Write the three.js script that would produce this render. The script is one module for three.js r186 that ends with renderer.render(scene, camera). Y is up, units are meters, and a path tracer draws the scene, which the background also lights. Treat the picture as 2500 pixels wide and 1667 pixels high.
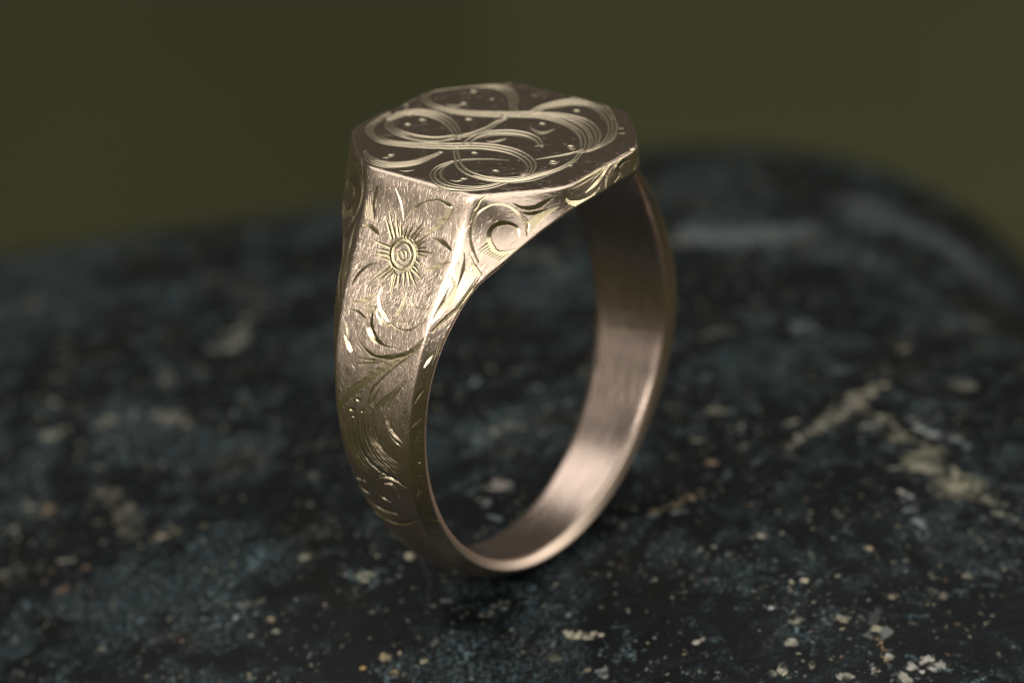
import * as THREE from 'three';
import { RectAreaLightUniformsLib } from 'three/addons/lights/RectAreaLightUniformsLib.js';

// ---------------------------------------------------------------- camera, light, exposure
// Lengths are worked out in millimetres and scaled to metres when a geometry is made.
const MM = 0.001, V3 = THREE.Vector3;
const RING_Y = 55.1;                                   // height of the ring's centre above the ground, mm
const YAW = 0.87089, PITCH = 0.42595, ROLL = 0.0607;   // ring turned about its upright; camera tilted down and rolled
const DIST = 709.2, SCALE = 55.25769, CX = 1245.02, CY = 843.35, PW = 2500, PH = 1667;

const scene = new THREE.Scene();
scene.background = new THREE.Color().setRGB(0.070, 0.064, 0.054);
const camera = new THREE.PerspectiveCamera(2 * Math.atan(PH / 2 / SCALE / DIST) * 180 / Math.PI, 1024 / 682, 0.05, 20);
const cr = Math.cos(ROLL), sr = Math.sin(ROLL), cp = Math.cos(PITCH), sp = Math.sin(PITCH);
const camX = new V3(cr, -sr * cp, sr * sp), camY = new V3(sr, cr * cp, -cr * sp), camZ = new V3(0, sp, cp);
camera.position.copy(camX).multiplyScalar((PW / 2 - CX) / SCALE).addScaledVector(camY, (CY - PH / 2) / SCALE).addScaledVector(camZ, DIST);
camera.position.y += RING_Y;
camera.position.multiplyScalar(MM);
camera.quaternion.setFromRotationMatrix(new THREE.Matrix4().makeBasis(camX, camY, camZ));
camera.focus = (DIST - 8.3) * MM;
camera.userData.fStop = 33;

const renderer = new THREE.WebGLRenderer({ antialias: true });
renderer.toneMapping = THREE.LinearToneMapping;
renderer.toneMappingExposure = 1.0;
renderer.shadowMap.enabled = true;

RectAreaLightUniformsLib.init();
const addedSoftboxes = [
  // added unseen lamps: centre (m from the ring), width, height, strength, colour
  { at: [0.25, 2.00, 0.95], w: 4.2, h: 4.5, k: 1.7, c: [1.0, 0.97, 0.94], flat: true, label: 'added broad white softbox lamp flat above the stone in place of open sky' },  // added panel standing in for open sky overhead
  { at: [-1.58, 1.12, 1.12], w: 0.76, h: 0.86, k: 8.8, c: [1.0, 0.96, 0.90], label: 'added small bright softbox lamp beside the flower shoulder of the ring' },  // added to put the bright highlight along the shoulder ridge
  { at: [-1.9, 0.24, 1.35], w: 1.7, h: 0.46, k: 0.8, c: [1.0, 0.93, 0.88], label: 'added low wide dim fill softbox lamp beside the stone' },  // added fill that lifts the lower left of the band
  { at: [2.12, 0.60, -0.20], w: 1.2, h: 1.0, k: 2.2, c: [1.0, 0.95, 0.90], label: 'added dim fill softbox lamp facing the bare side of the ring band' },  // added fill that lifts the scroll edge and right rim
];

// ---------------------------------------------------------------- helpers
let seed = 7;
const rnd = () => { seed = (seed * 1664525 + 1013904223) >>> 0; return seed / 4294967296; };
const GX = new Float32Array(65536), GY = new Float32Array(65536);
for (let i = 0; i < 65536; i++) { const a = rnd() * 6.283185; GX[i] = Math.cos(a); GY[i] = Math.sin(a); }
function noise(x, y) {                                 // gradient noise in the plane, about -0.7 to 0.7
  const i = Math.floor(x), j = Math.floor(y), fx = x - i, fy = y - j, a = i & 255, b = (i + 1) & 255, c = (j & 255) << 8, d = ((j + 1) & 255) << 8;
  const u = fx * fx * fx * (fx * (fx * 6 - 15) + 10), v = fy * fy * fy * (fy * (fy * 6 - 15) + 10);
  const n00 = GX[c | a] * fx + GY[c | a] * fy, n10 = GX[c | b] * (fx - 1) + GY[c | b] * fy, n01 = GX[d | a] * fx + GY[d | a] * (fy - 1), n11 = GX[d | b] * (fx - 1) + GY[d | b] * (fy - 1);
  const p = n00 + u * (n10 - n00), q = n01 + u * (n11 - n01);
  return p + v * (q - p);
}
const fbm = (x, y, z, n = 4) => { let a = 0.6, s = 0; x += z * 17.31; y += z * 9.73; for (let i = 0; i < n; i++) { s += a * noise(x, y); const t = x * 1.62 - y * 1.23 + 5.2; y = x * 1.23 + y * 1.62 + 1.3; x = t; a *= 0.5; } return s; };
const clamp = (x, a = 0, b = 1) => Math.min(b, Math.max(a, x));
const sstep = (a, b, x) => { const t = clamp((x - a) / (b - a)); return t * t * (3 - 2 * t); };
const lerp = (a, b, t) => a + (b - a) * t;
const toPx = (x, y, z) => {                            // world mm, relative to the ring's centre -> pixel of the photograph
  const X = x * camX.x + y * camX.y + z * camX.z, Y = x * camY.x + y * camY.y + z * camY.z, Z = y * camZ.y + z * camZ.z;
  const f = SCALE / (1 - Z / DIST);
  return [CX + X * f, CY - Y * f];
};
function spline(xs, ys) {                              // monotone cubic through knots
  const n = xs.length, d = [], m = [];
  for (let i = 0; i < n - 1; i++) d.push((ys[i + 1] - ys[i]) / (xs[i + 1] - xs[i]));
  m.push(d[0]);
  for (let i = 1; i < n - 1; i++) m.push(d[i - 1] * d[i] <= 0 ? 0 : (d[i - 1] + d[i]) / 2);
  m.push(d[n - 2]);
  for (let i = 0; i < n - 1; i++) { if (d[i] === 0) { m[i] = m[i + 1] = 0; continue; } const a = m[i] / d[i], b = m[i + 1] / d[i], s = a * a + b * b; if (s > 9) { const t = 3 / Math.sqrt(s); m[i] = t * a * d[i]; m[i + 1] = t * b * d[i]; } }
  return (x) => {
    let i = 0; while (i < n - 2 && x > xs[i + 1]) i++;
    const h = xs[i + 1] - xs[i], t = clamp((x - xs[i]) / h), t2 = t * t, t3 = t2 * t;
    return (2 * t3 - 3 * t2 + 1) * ys[i] + (t3 - 2 * t2 + t) * h * m[i] + (-2 * t3 + 3 * t2) * ys[i + 1] + (t3 - t2) * h * m[i + 1];
  };
}
function floatTexture(data, w, h) {                    // one channel 0..1 -> grey float texture
  const a = new Float32Array(w * h * 4);
  for (let i = 0; i < w * h; i++) { a[i * 4] = a[i * 4 + 1] = a[i * 4 + 2] = data[i]; a[i * 4 + 3] = 1; }
  const t = new THREE.DataTexture(a, w, h, THREE.RGBAFormat, THREE.FloatType);
  t.magFilter = t.minFilter = THREE.LinearFilter; t.wrapS = t.wrapT = THREE.ClampToEdgeWrapping; t.needsUpdate = true;
  return t;
}
function byteTexture(w, h, srgb, fill) {
  const a = new Uint8Array(w * h * 4), c = [0, 0, 0];
  const enc = (x) => 255 * (srgb ? (x <= 0.0031308 ? 12.92 * x : 1.055 * Math.pow(x, 1 / 2.4) - 0.055) : x);
  for (let i = 0; i < w * h; i++) { fill(i, c); a[i * 4] = enc(clamp(c[0])) + 0.5; a[i * 4 + 1] = enc(clamp(c[1])) + 0.5; a[i * 4 + 2] = enc(clamp(c[2])) + 0.5; a[i * 4 + 3] = 255; }
  const t = new THREE.DataTexture(a, w, h, THREE.RGBAFormat, THREE.UnsignedByteType);
  if (srgb) t.colorSpace = THREE.SRGBColorSpace;
  t.magFilter = t.minFilter = THREE.LinearFilter; t.wrapS = t.wrapT = THREE.ClampToEdgeWrapping; t.needsUpdate = true;
  return t;
}
function addPart(name, geometry, material, parent) {
  const m = new THREE.Mesh(geometry, material);
  m.name = name; m.castShadow = m.receiveShadow = true; parent.add(m);
  return m;
}
// A patch is a grid of surface points with a picture of the relief cut into it.
class Patch {
  constructor(P, nu, nv, W, H) {                       // P(i, j) -> local point (mm) and world point (mm from the ring's centre)
    this.nu = nu; this.nv = nv; this.W = W; this.H = H; this.P = P;
    this.px = new Float32Array(nu * nv * 2);
    for (let j = 0; j < nv; j++) for (let i = 0; i < nu; i++) { const q = P(i, j), s = toPx(q[0], q[1], q[2]); this.px[(j * nu + i) * 2] = s[0]; this.px[(j * nu + i) * 2 + 1] = s[1]; }
    this.h = new Float32Array(W * H); this.cut = new Float32Array(W * H);
  }
  uv(x, y) {                                           // pixel of the photograph -> place on the patch
    const { nu, nv, px } = this; let best = 1e9, bi = 0, bj = 0;
    for (let j = 0; j < nv; j++) for (let i = 0; i < nu; i++) { const k = (j * nu + i) * 2, a = px[k] - x, b = px[k + 1] - y, d = a * a + b * b; if (d < best) { best = d; bi = i; bj = j; } }
    const i0 = clamp(bi, 1, nu - 2), j0 = clamp(bj, 1, nv - 2), at = (i, j, c) => px[(j * nu + i) * 2 + c];
    const ux = (at(i0 + 1, j0, 0) - at(i0 - 1, j0, 0)) / 2, uy = (at(i0 + 1, j0, 1) - at(i0 - 1, j0, 1)) / 2, vx = (at(i0, j0 + 1, 0) - at(i0, j0 - 1, 0)) / 2, vy = (at(i0, j0 + 1, 1) - at(i0, j0 - 1, 1)) / 2;
    const dx = x - at(i0, j0, 0), dy = y - at(i0, j0, 1), det = ux * vy - uy * vx || 1e-9;
    const di = clamp((dx * vy - dy * vx) / det, -2, 2), dj = clamp((ux * dy - uy * dx) / det, -2, 2);
    return [clamp((i0 + di) / (nu - 1), -0.02, 1.02), clamp((j0 + dj) / (nv - 1), -0.02, 1.02)];
  }
  frame(u, v) {                                        // lengths in mm per unit of u and v: a = A du + B dv, b = C dv
    const { nu, nv, P } = this, i = clamp(Math.round(u * (nu - 1)), 1, nu - 2), j = clamp(Math.round(v * (nv - 1)), 1, nv - 2);
    const a = P(i - 1, j), b = P(i + 1, j), c = P(i, j - 1), d = P(i, j + 1), su = (nu - 1) / 2, sv = (nv - 1) / 2;
    const U = [(b[0] - a[0]) * su, (b[1] - a[1]) * su, (b[2] - a[2]) * su], Q = [(d[0] - c[0]) * sv, (d[1] - c[1]) * sv, (d[2] - c[2]) * sv];
    const E = U[0] * U[0] + U[1] * U[1] + U[2] * U[2], F = U[0] * Q[0] + U[1] * Q[1] + U[2] * Q[2], G = Q[0] * Q[0] + Q[1] * Q[1] + Q[2] * Q[2];
    const A = Math.sqrt(E) || 1e-6; return [A, F / A, Math.sqrt(Math.max(1e-9, G - F * F / E))];
  }
  // pts in pixels of the photograph; o: w widths along the stroke (mm), d depth (mm), kind v | liner | wedge | ridge, n lines, side, cut 0..1
  stroke(pts, o) { this.strokeUV(pts.map(([x, y]) => this.uv(x, y)), o); }
  strokeUV(q, { w = [0.1], d = 0.03, kind = 'v', n = 4, side = 1, cut = 1, steps, cap = 0.5 }) {
    const { W, H } = this, S = [];
    const seg = q.length - 1; let total = 0; const acc = [0];
    for (let k = 0; k < seg; k++) {
      const p0 = q[Math.max(0, k - 1)], p1 = q[k], p2 = q[k + 1], p3 = q[Math.min(seg, k + 2)], m = steps || 16;
      for (let s = k ? 1 : 0; s <= m; s++) {
        const t = s / m, t2 = t * t, t3 = t2 * t, f = (c) => 0.5 * (2 * p1[c] + (p2[c] - p0[c]) * t + (2 * p0[c] - 5 * p1[c] + 4 * p2[c] - p3[c]) * t2 + (3 * p1[c] - p0[c] - 3 * p2[c] + p3[c]) * t3);
        S.push([f(0), f(1)]);
      }
    }
    const frames = S.map(([u, v]) => this.frame(u, v));
    for (let k = 1; k < S.length; k++) { const [A, B, C] = frames[k], du = S[k][0] - S[k - 1][0], dv = S[k][1] - S[k - 1][1]; total += Math.hypot(A * du + B * dv, C * dv); acc.push(total); }
    const wMax = Math.max(...w) / 2, width = (t) => { if (w.length === 1) return w[0]; const x = t * (w.length - 1), i = Math.min(w.length - 2, Math.floor(x)); return lerp(w[i], w[i + 1], x - i); };
    for (let k = 1; k < S.length; k++) {
      const [u0, v0] = S[k - 1], [A, B, C] = frames[k - 1], du = S[k][0] - u0, dv = S[k][1] - v0, sa = A * du + B * dv, sb = C * dv, L = Math.hypot(sa, sb); if (L < 1e-6) continue;
      const t0 = acc[k - 1] / total, t1 = acc[k] / total, hm = Math.max(width(t0), width(t1)) / 2 + 0.01, rv = hm / C, ru = hm / A + Math.abs(B / A) * rv;
      const x0 = Math.max(0, Math.floor((Math.min(u0, S[k][0]) - ru) * W)), x1 = Math.min(W - 1, Math.ceil((Math.max(u0, S[k][0]) + ru) * W)), y0 = Math.max(0, Math.floor((Math.min(v0, S[k][1]) - rv) * H)), y1 = Math.min(H - 1, Math.ceil((Math.max(v0, S[k][1]) + rv) * H));
      for (let y = y0; y <= y1; y++) for (let x = x0; x <= x1; x++) {
        const eu = (x + 0.5) / W - u0, ev = (y + 0.5) / H - v0, a = A * eu + B * ev, b = C * ev;
        const tr = (a * sa + b * sb) / (L * L), over = (tr < 0 ? -tr : tr > 1 ? tr - 1 : 0) * L, inside = tr < 0 ? k > 1 : k < S.length - 1;
        if (over > 0 && inside && over > 0.012 + 0.12 * hm) continue;                     // only the stroke's own ends are rounded
        const ts = clamp(tr), tq = inside ? tr : ts, ra = a - tq * sa, rb = b - tq * sb, dist = Math.hypot(ra, rb), hw = width(lerp(t0, t1, ts)) / 2;
        if (dist >= hw || hw < 0.004) continue;
        const l = Math.sign(sa * rb - sb * ra) * dist / hw, al = Math.abs(l), dd = d * clamp(hw / wMax, 0.25, 1);
        let h, line = 1;
        if (kind === 'liner') {                        // a bundle of separate fine cuts side by side
          const q = (l + 1) * n / 2, f = Math.abs((q - Math.floor(q)) * 2 - 1) / 0.66, half = hw / n * 0.66;
          if (f >= 1) continue;
          h = -Math.min(dd, 0.6 * half) * (1 - f) - 0.0052 * (1 - f) * (1 + Math.sin((acc[k - 1] + ts * L) * 78)); line = sstep(1, 0.6, f);
        }
        else if (kind === 'wedge') h = -1.35 * dd * clamp((1 - al) * 9) * (0.5 + 0.5 * side * l);
        else if (kind === 'ridge') h = dd * (1 - al * al);
        else h = -Math.min(dd, cap * hw) * (1 - al);
        const i = y * W + x;
        if (kind === 'ridge') this.h[i] = Math.max(this.h[i], h); else if (h < this.h[i]) this.h[i] = h;
        if (cut) this.cut[i] = Math.max(this.cut[i], cut * (kind === 'wedge' ? 0.75 : line) * sstep(1, 0.75, al));
      }
    }
  }
  dot(x, y, r, d, cut = 1) { const [u, v] = this.uv(x, y), [A] = this.frame(u, v); this.strokeUV([[u - r * 0.3 / A, v], [u + r * 0.3 / A, v]], { w: [2 * r], d, kind: 'v', cut, steps: 1 }); }
  scratches(n, len, wid, dep, lean = 0, spread = 3.2) {
    for (let k = 0; k < n; k++) {
      const u = rnd(), v = rnd(), [A, , C] = this.frame(u, v), a = lean + (rnd() - 0.5) * spread, l = len * (0.3 + rnd()), c = (rnd() - 0.5) * 0.25;
      const P = (t) => [u + Math.cos(a + c * t) * l * t / A, v + Math.sin(a + c * t) * l * t / C];
      this.strokeUV([P(-0.5), P(0), P(0.5)], { w: [0.006, wid * (0.5 + rnd()), 0.006], d: dep * (0.3 + rnd()), cut: 0, steps: 3 });
    }
  }
  // worn, faintly uneven metal between the cuts
  wear(amount) {
    const { W, H, h } = this;
    for (let y = 0; y < H; y++) { const fr = this.frame(0.5, (y + 0.5) / H); for (let x = 0; x < W; x++) { const X = (x / W) * fr[0], Y = (y / H) * 11; h[y * W + x] += amount * (0.010 * fbm(X * 0.9, Y * 0.9, 3, 2) + 0.0035 * fbm(X * 5, Y * 5, 9, 3)); } }
  }
  material(base, o = {}) {
    const { W, H, h, cut } = this;
    const gold = o.gold || [0.82, 0.70, 0.40], rough = o.rough ?? 0.30, cutRough = o.cutRough ?? 0.20;
    const m = new THREE.MeshStandardMaterial({ metalness: 1, roughness: 1, color: 0xffffff });
    m.map = byteTexture(W, H, true, (i, c) => { const x = i % W, y = (i / W) | 0, t = clamp(cut[i]), n = 1 + 0.10 * fbm(x * 0.012, y * 0.012, 5, 3); for (let k = 0; k < 3; k++) c[k] = lerp(base[k] * n, gold[k], t * 0.85); });
    m.roughnessMap = byteTexture(W, H, false, (i, c) => { const x = i % W, y = (i / W) | 0; c[0] = c[1] = c[2] = lerp(rough * (1 + 0.35 * fbm(x * 0.02, y * 0.02, 11, 4)), cutRough, clamp(cut[i])); });
    // relief of the cuts, as a picture of the surface's slopes
    const nm = new Float32Array(W * H * 4);
    for (let y = 0; y < H; y++) {
      const y0 = Math.max(0, y - 1), y1 = Math.min(H - 1, y + 1), cols = 33, fr = Array.from({ length: cols }, (_, c) => this.frame(c / (cols - 1), (y + 0.5) / H));
      for (let x = 0; x < W; x++) {
        const x0 = Math.max(0, x - 1), x1 = Math.min(W - 1, x + 1), [A, B, C] = fr[Math.round((x + 0.5) / W * (cols - 1))];
        const du = (h[y * W + x1] - h[y * W + x0]) * W / (x1 - x0), dv = (h[y1 * W + x] - h[y0 * W + x]) * H / (y1 - y0), a = du / A, b = (dv - B * a) / C, l = 1 / Math.sqrt(1 + a * a + b * b), i = (y * W + x) * 4;
        nm[i] = 0.5 - 0.5 * a * l; nm[i + 1] = 0.5 - 0.5 * b * l; nm[i + 2] = 0.5 + 0.5 * l; nm[i + 3] = 1;
      }
    }
    const t = new THREE.DataTexture(nm, W, H, THREE.RGBAFormat, THREE.FloatType);
    t.magFilter = t.minFilter = THREE.LinearFilter; t.wrapS = t.wrapT = THREE.ClampToEdgeWrapping; t.needsUpdate = true;
    m.normalMap = t;
    return m;
  }
}

// ---------------------------------------------------------------- the ground and the stone
{
  const g = new THREE.PlaneGeometry(12, 12, 1, 1); g.rotateX(-Math.PI / 2);
  const N = 512, tex = byteTexture(N, N, true, (i, c) => { const x = i % N, y = (i / N) | 0, n = 1 + 0.9 * fbm(x * 0.0137, y * 0.0137, 2, 5); c[0] = 0.0365 * n; c[1] = 0.0370 * n; c[2] = 0.0168 * n; });
  tex.wrapS = tex.wrapT = THREE.RepeatWrapping; tex.repeat.set(12, 12);
  const ground = addPart('ground', g, new THREE.MeshPhysicalMaterial({ map: tex, roughness: 1, specularIntensity: 0.1 }), scene);
  ground.userData = { kind: 'structure', label: 'blurred dark olive green ground behind the stone', category: 'ground' };
}
const stone = { xc: 7.89, zc: -15.05, yt: -9.17, H: 22.96, E: 0.8, rho: [39.84, 37.09, 40.65, 39.1, 39.04, 46.3, 49.35, 62.36, 51.51, 51.73, 39.16, 28.57] };
{
  const nk = 12, re = [], im = [];
  for (let m = 0; m <= 6; m++) { let a = 0, b = 0; stone.rho.forEach((r, k) => { a += r * Math.cos(2 * Math.PI * m * k / nk); b -= r * Math.sin(2 * Math.PI * m * k / nk); }); re.push(a / nk); im.push(b / nk); }
  const rho = (t) => { let o = re[0]; for (let m = 1; m < 6; m++) o += 2 * (re[m] * Math.cos(m * t) - im[m] * Math.sin(m * t)); return o + re[6] * Math.cos(6 * t); };
  const nt = 480, nb = 260, pos = [], uvs = [], idx = [];
  const SPAN = 78, UX = 0, UZ = -20;                     // millimetres of stone in one picture, and where it is centred
  const point = (t, b) => {
    const r = rho(t), cb = Math.pow(Math.abs(Math.cos(b)), stone.E), sb = Math.sign(b) * Math.pow(Math.abs(Math.sin(b)), stone.E);
    const x = stone.xc + r * Math.cos(t) * cb, z = stone.zc + r * Math.sin(t) * cb, y = stone.yt - stone.H + stone.H * sb;
    const near = Math.exp(-(x * x + z * z) / 40), l = 0.55 * fbm(x * 0.06 + y * 0.04, z * 0.06 - y * 0.03, 1, 3) * (1 - near);
    return [x + l * 0.3, y + l, z + l * 0.3];
  };
  for (let j = 0; j <= nb; j++) { const f = j / nb, b = -Math.PI / 2 + Math.PI * (f < 0.35 ? f : 0.35 + (f - 0.35)); for (let i = 0; i <= nt; i++) { const p = point((i % nt) / nt * 2 * Math.PI, b); pos.push(p[0] * MM, (p[1] + RING_Y) * MM, p[2] * MM); uvs.push((p[0] - UX) / SPAN + 0.5, 0.5 - (p[2] - UZ) / SPAN); } }
  for (let j = 0; j < nb; j++) for (let i = 0; i < nt; i++) { const a = j * (nt + 1) + i, b = a + 1, c = a + nt + 1, d = c + 1; idx.push(a, c, b, b, c, d); }
  const g = new THREE.BufferGeometry();
  g.setAttribute('position', new THREE.Float32BufferAttribute(pos, 3)); g.setAttribute('uv', new THREE.Float32BufferAttribute(uvs, 2)); g.setIndex(idx); g.computeVertexNormals();
  { const n = g.attributes.normal; for (let j = 0; j <= nb; j++) { const a = j * (nt + 1), b = a + nt; const x = n.getX(a) + n.getX(b), y = n.getY(a) + n.getY(b), z = n.getZ(a) + n.getZ(b), l = Math.hypot(x, y, z) || 1; n.setXYZ(a, x / l, y / l, z / l); n.setXYZ(b, x / l, y / l, z / l); } }
  // the mineral print of the stone: black-green ground mass, pale flakes, threads, dusty veils
  const N = 2048, R = new Float32Array(N * N), G = new Float32Array(N * N), B = new Float32Array(N * N), hgt = new Float32Array(N * N), s = SPAN / N;
  for (let y = 0; y < N; y++) for (let x = 0; x < N; x++) {
    const X = x * s, Z = y * s, i = y * N + x;
    const wx = X + 2.2 * fbm(X * 0.3, Z * 0.3, 20, 3), wz = Z + 2.2 * fbm(X * 0.3, Z * 0.3, 40, 3);
    const big = fbm(wx * 0.13, wz * 0.13, 1, 3), mid = fbm(wx * 0.8, wz * 0.8, 2, 4), fine = fbm(X * 4.3, Z * 4.3, 3, 3), grit = noise(X * 9.1, Z * 9.1);
    const veil = sstep(-0.10, 0.36, big + 0.6 * mid) * sstep(-0.22, 0.35, fine + 0.35 * grit), wisp = sstep(0.05, 0.0, Math.abs(fbm(wx * 0.42, wz * 0.42, 60, 5))) * sstep(0.02, 0.25, fbm(X * 0.33, Z * 0.33, 80, 2)) * sstep(-0.2, 0.3, fine);
    const hair = sstep(0.022, 0.0, Math.abs(fbm(wx * 1.3, wz * 1.3, 66, 3))) * sstep(0.0, 0.25, mid + big) * sstep(-0.1, 0.25, grit + 0.4 * fine);
    const v = 0.0026 + 0.0034 * clamp(0.5 + 1.5 * mid) + 0.048 * veil + 0.12 * wisp + 0.11 * hair, warm = sstep(0.1, 0.4, fbm(X * 0.22, Z * 0.22, 90, 2));
    R[i] = v * lerp(0.68, 0.98, warm); G[i] = v; B[i] = v * lerp(1.06, 0.87, warm); hgt[i] = 0.5 + 0.3 * mid + 0.22 * fine + 0.1 * grit;
  }
  const flake = (x, y, rx, ry, a, c, op, rag = 0.5) => { rx *= 0.8; ry *= 0.8; // pixel coordinates of the picture; ragged ellipse
    const ca = Math.cos(a), sa = Math.sin(a), m = Math.max(rx, ry) * 1.6, o = rnd() * 100;
    for (let py = Math.max(0, Math.floor(y - m)); py <= Math.min(N - 1, y + m); py++) for (let qx = Math.max(0, Math.floor(x - m)); qx <= Math.min(N - 1, x + m); qx++) {
      const dx = qx - x, dy = py - y, u = (dx * ca + dy * sa) / rx, v = (-dx * sa + dy * ca) / ry;
      let r = Math.hypot(u, v); if (r > 1.7) continue;
      if (rx > 2.2) r += rag * fbm(qx * 0.09 + o, py * 0.09, o, 3) * 1.6;
      let t = op * sstep(1.05, 0.75, r) * (rx > 3 ? 0.75 + 0.5 * (0.5 + fbm(qx * 0.2, py * 0.2, o, 2)) : 1); if (t <= 0) continue; if (rx > 3) t *= sstep(-0.30, 0.20, fbm(qx * 0.07, py * 0.07, o + 3, 3));
      const i = py * N + qx, k = clamp(t); R[i] = lerp(R[i], c[0], k); G[i] = lerp(G[i], c[1], k); B[i] = lerp(B[i], c[2], k); hgt[i] += 0.25 * t;
    }
  };
  const dim = (c, k) => c.map((x) => x * k);
  const hues = [[0.20, 0.19, 0.14], [0.16, 0.18, 0.17], [0.24, 0.21, 0.13], [0.13, 0.15, 0.16], [0.26, 0.25, 0.21], [0.20, 0.13, 0.09]];
  const pickHue = () => { const c = hues[Math.min(5, Math.floor(rnd() * rnd() * 7.0))], k = 0.5 + 1.2 * rnd(); return c.map((x) => x * k); };
  const thick = (x, y) => sstep(-0.25, 0.35, fbm(x * s * 0.25, y * s * 0.25, 33, 3));   // flecks lie in swarms
  for (let k = 0; k < 46000; k++) { const x = rnd() * N, y = rnd() * N, r = 0.6 + 2.6 * Math.pow(rnd(), 3), q = rnd(); if (q < 0.15 + 0.85 * thick(x, y)) flake(x, y, r * (1 + rnd()), r, rnd() * 3.2, pickHue(), 0.2 + 0.65 * rnd(), 0.3); }
  for (let k = 0; k < 1700; k++) { const x = rnd() * N, y = rnd() * N, r = 1.6 + 5.5 * Math.pow(rnd(), 3.2); flake(x, y, r * (1 + 1.4 * rnd()), r * 0.8, rnd() * 3.2, pickHue(), 0.25 + 0.6 * rnd(), 0.9); }
  for (let k = 0; k < 60; k++) { const r = 6 + 8 * rnd(); flake(rnd() * N, rnd() * N, r * (1.1 + 1.6 * rnd()), r * 0.6, rnd() * 3.2, dim(pickHue(), 0.7), 0.3 + 0.4 * rnd(), 1.2); }
  // marks that the photograph shows in their places
  const P = new Patch((i, j) => {
    const t = i / 399 * 2 * Math.PI, b = Math.PI / 2 * (0.02 + 0.975 * j / 199), q = point(t, b), u = point(t + 0.01, b), v = point(t, b + 0.01);
    const n = new V3(u[0] - q[0], u[1] - q[1], u[2] - q[2]).cross(new V3(v[0] - q[0], v[1] - q[1], v[2] - q[2])); if (n.y < 0) n.negate();
    return n.dot(camZ) > 0 ? q : [q[0], q[1] - 500, q[2]];
  }, 400, 200, 1, 1);
  const toTex = (x, y) => { const [u, v] = P.uv(x, y), q = point(u * 2 * Math.PI, Math.PI / 2 * (0.02 + 0.975 * v)); return [((q[0] - UX) / SPAN + 0.5) * N, (0.5 - (q[2] - UZ) / SPAN) * N]; };
  const at = (x, y, r, k = 1, c = [0.26, 0.25, 0.18], a = 0) => { const [tx, ty] = toTex(x, y); flake(tx, ty, r * (1.2), r, a, c, k, 0.7); };
  const vein = (pts, r, c, k) => { for (let i = 1; i < pts.length; i++) { const a = toTex(...pts[i - 1]), b = toTex(...pts[i]), n = Math.ceil(Math.hypot(b[0] - a[0], b[1] - a[1]) / (r[0] * 0.5)); for (let t = 0; t < n; t++) { const rr = lerp(r[i - 1], r[i], t / n) * (0.35 + 0.6 * rnd()), wob = lerp(r[i - 1], r[i], t / n); flake(lerp(a[0], b[0], t / n) + (rnd() - 0.5) * wob * 2.4, lerp(a[1], b[1], t / n) + (rnd() - 0.5) * wob * 2.4, rr, rr, 0, dim(c, 1.0 + 0.7 * rnd()), k * (0.25 + 0.5 * rnd()), 1.4); } } };
  vein([[1925, 1095], [1980, 1055], [2040, 1015], [2090, 985], [2150, 935]], [4, 7, 10, 11, 6], [0.23, 0.21, 0.16], 0.8);
  vein([[2070, 965], [2130, 1000], [2190, 1060], [2260, 1125], [2330, 1175], [2400, 1210], [2500, 1290]], [8, 8, 10, 18, 24, 10, 5], [0.21, 0.20, 0.14], 0.7);
  vein([[2220, 1030], [2290, 1060], [2360, 1080]], [9, 12, 8], [0.22, 0.24, 0.23], 0.75);
  vein([[1590, 1250], [1640, 1235], [1720, 1200]], [6, 5, 9], [0.22, 0.18, 0.10], 0.8);
  vein([[2215, 1205], [2230, 1260], [2262, 1310]], [7, 8, 6], [0.17, 0.19, 0.19], 0.8);
  vein([[240, 1195], [280, 1215], [305, 1255], [320, 1310]], [6, 9, 10, 9], [0.13, 0.12, 0.09], 0.8);
  vein([[345, 1015], [400, 1022], [470, 1020]], [11, 15, 11], [0.15, 0.14, 0.11], 0.8);
  vein([[375, 1310], [410, 1305], [445, 1295]], [7, 9, 7], [0.18, 0.16, 0.11], 0.8);
  vein([[545, 850], [560, 835], [590, 800], [625, 750]], [15, 17, 8, 6], [0.20, 0.20, 0.16], 0.8);
  vein([[1155, 1060], [1200, 1050], [1255, 1035]], [11, 14, 9], [0.20, 0.19, 0.15], 0.85);
  vein([[1665, 580], [1760, 580], [1900, 568], [2000, 545], [2140, 540], [2260, 565], [2350, 620], [2420, 690]], [16, 18, 16, 12, 12, 14, 16, 12], [0.11, 0.125, 0.125], 0.5);
  vein([[730, 545], [760, 535], [800, 530]], [10, 14, 10], [0.05, 0.055, 0.055], 0.6);
  vein([[1240, 640], [1320, 625], [1400, 610]], [10, 14, 10], [0.17, 0.17, 0.15], 0.7);
  vein([[1010, 1325], [1050, 1420], [1040, 1480]], [2, 2, 2], [0.08, 0.09, 0.09], 0.4);
  for (const [x, y] of [[1680, 582], [1730, 578], [1800, 575], [1870, 572], [1930, 566]]) at(x + 12 * rnd(), y + 14 * (rnd() - 0.5), 38 + 20 * rnd(), 0.24, [0.17, 0.185, 0.18]);
  for (const [x, y] of [[2150, 545], [2260, 570], [2340, 620], [2400, 680], [2110, 505]]) at(x, y, 52, 0.26, [0.13, 0.15, 0.16]);
  at(1215, 1185, 16, 0.9, [0.32, 0.29, 0.25]); at(1000, 1357, 9, 0.9, [0.34, 0.31, 0.22]); at(895, 1407, 13, 0.9, [0.30, 0.30, 0.22], -0.5); at(740, 1360, 9, 0.6); at(110, 1245, 12, 0.6, [0.22, 0.16, 0.10]); at(60, 1245, 12, 0.5); at(255, 1030, 16, 0.5);
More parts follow.
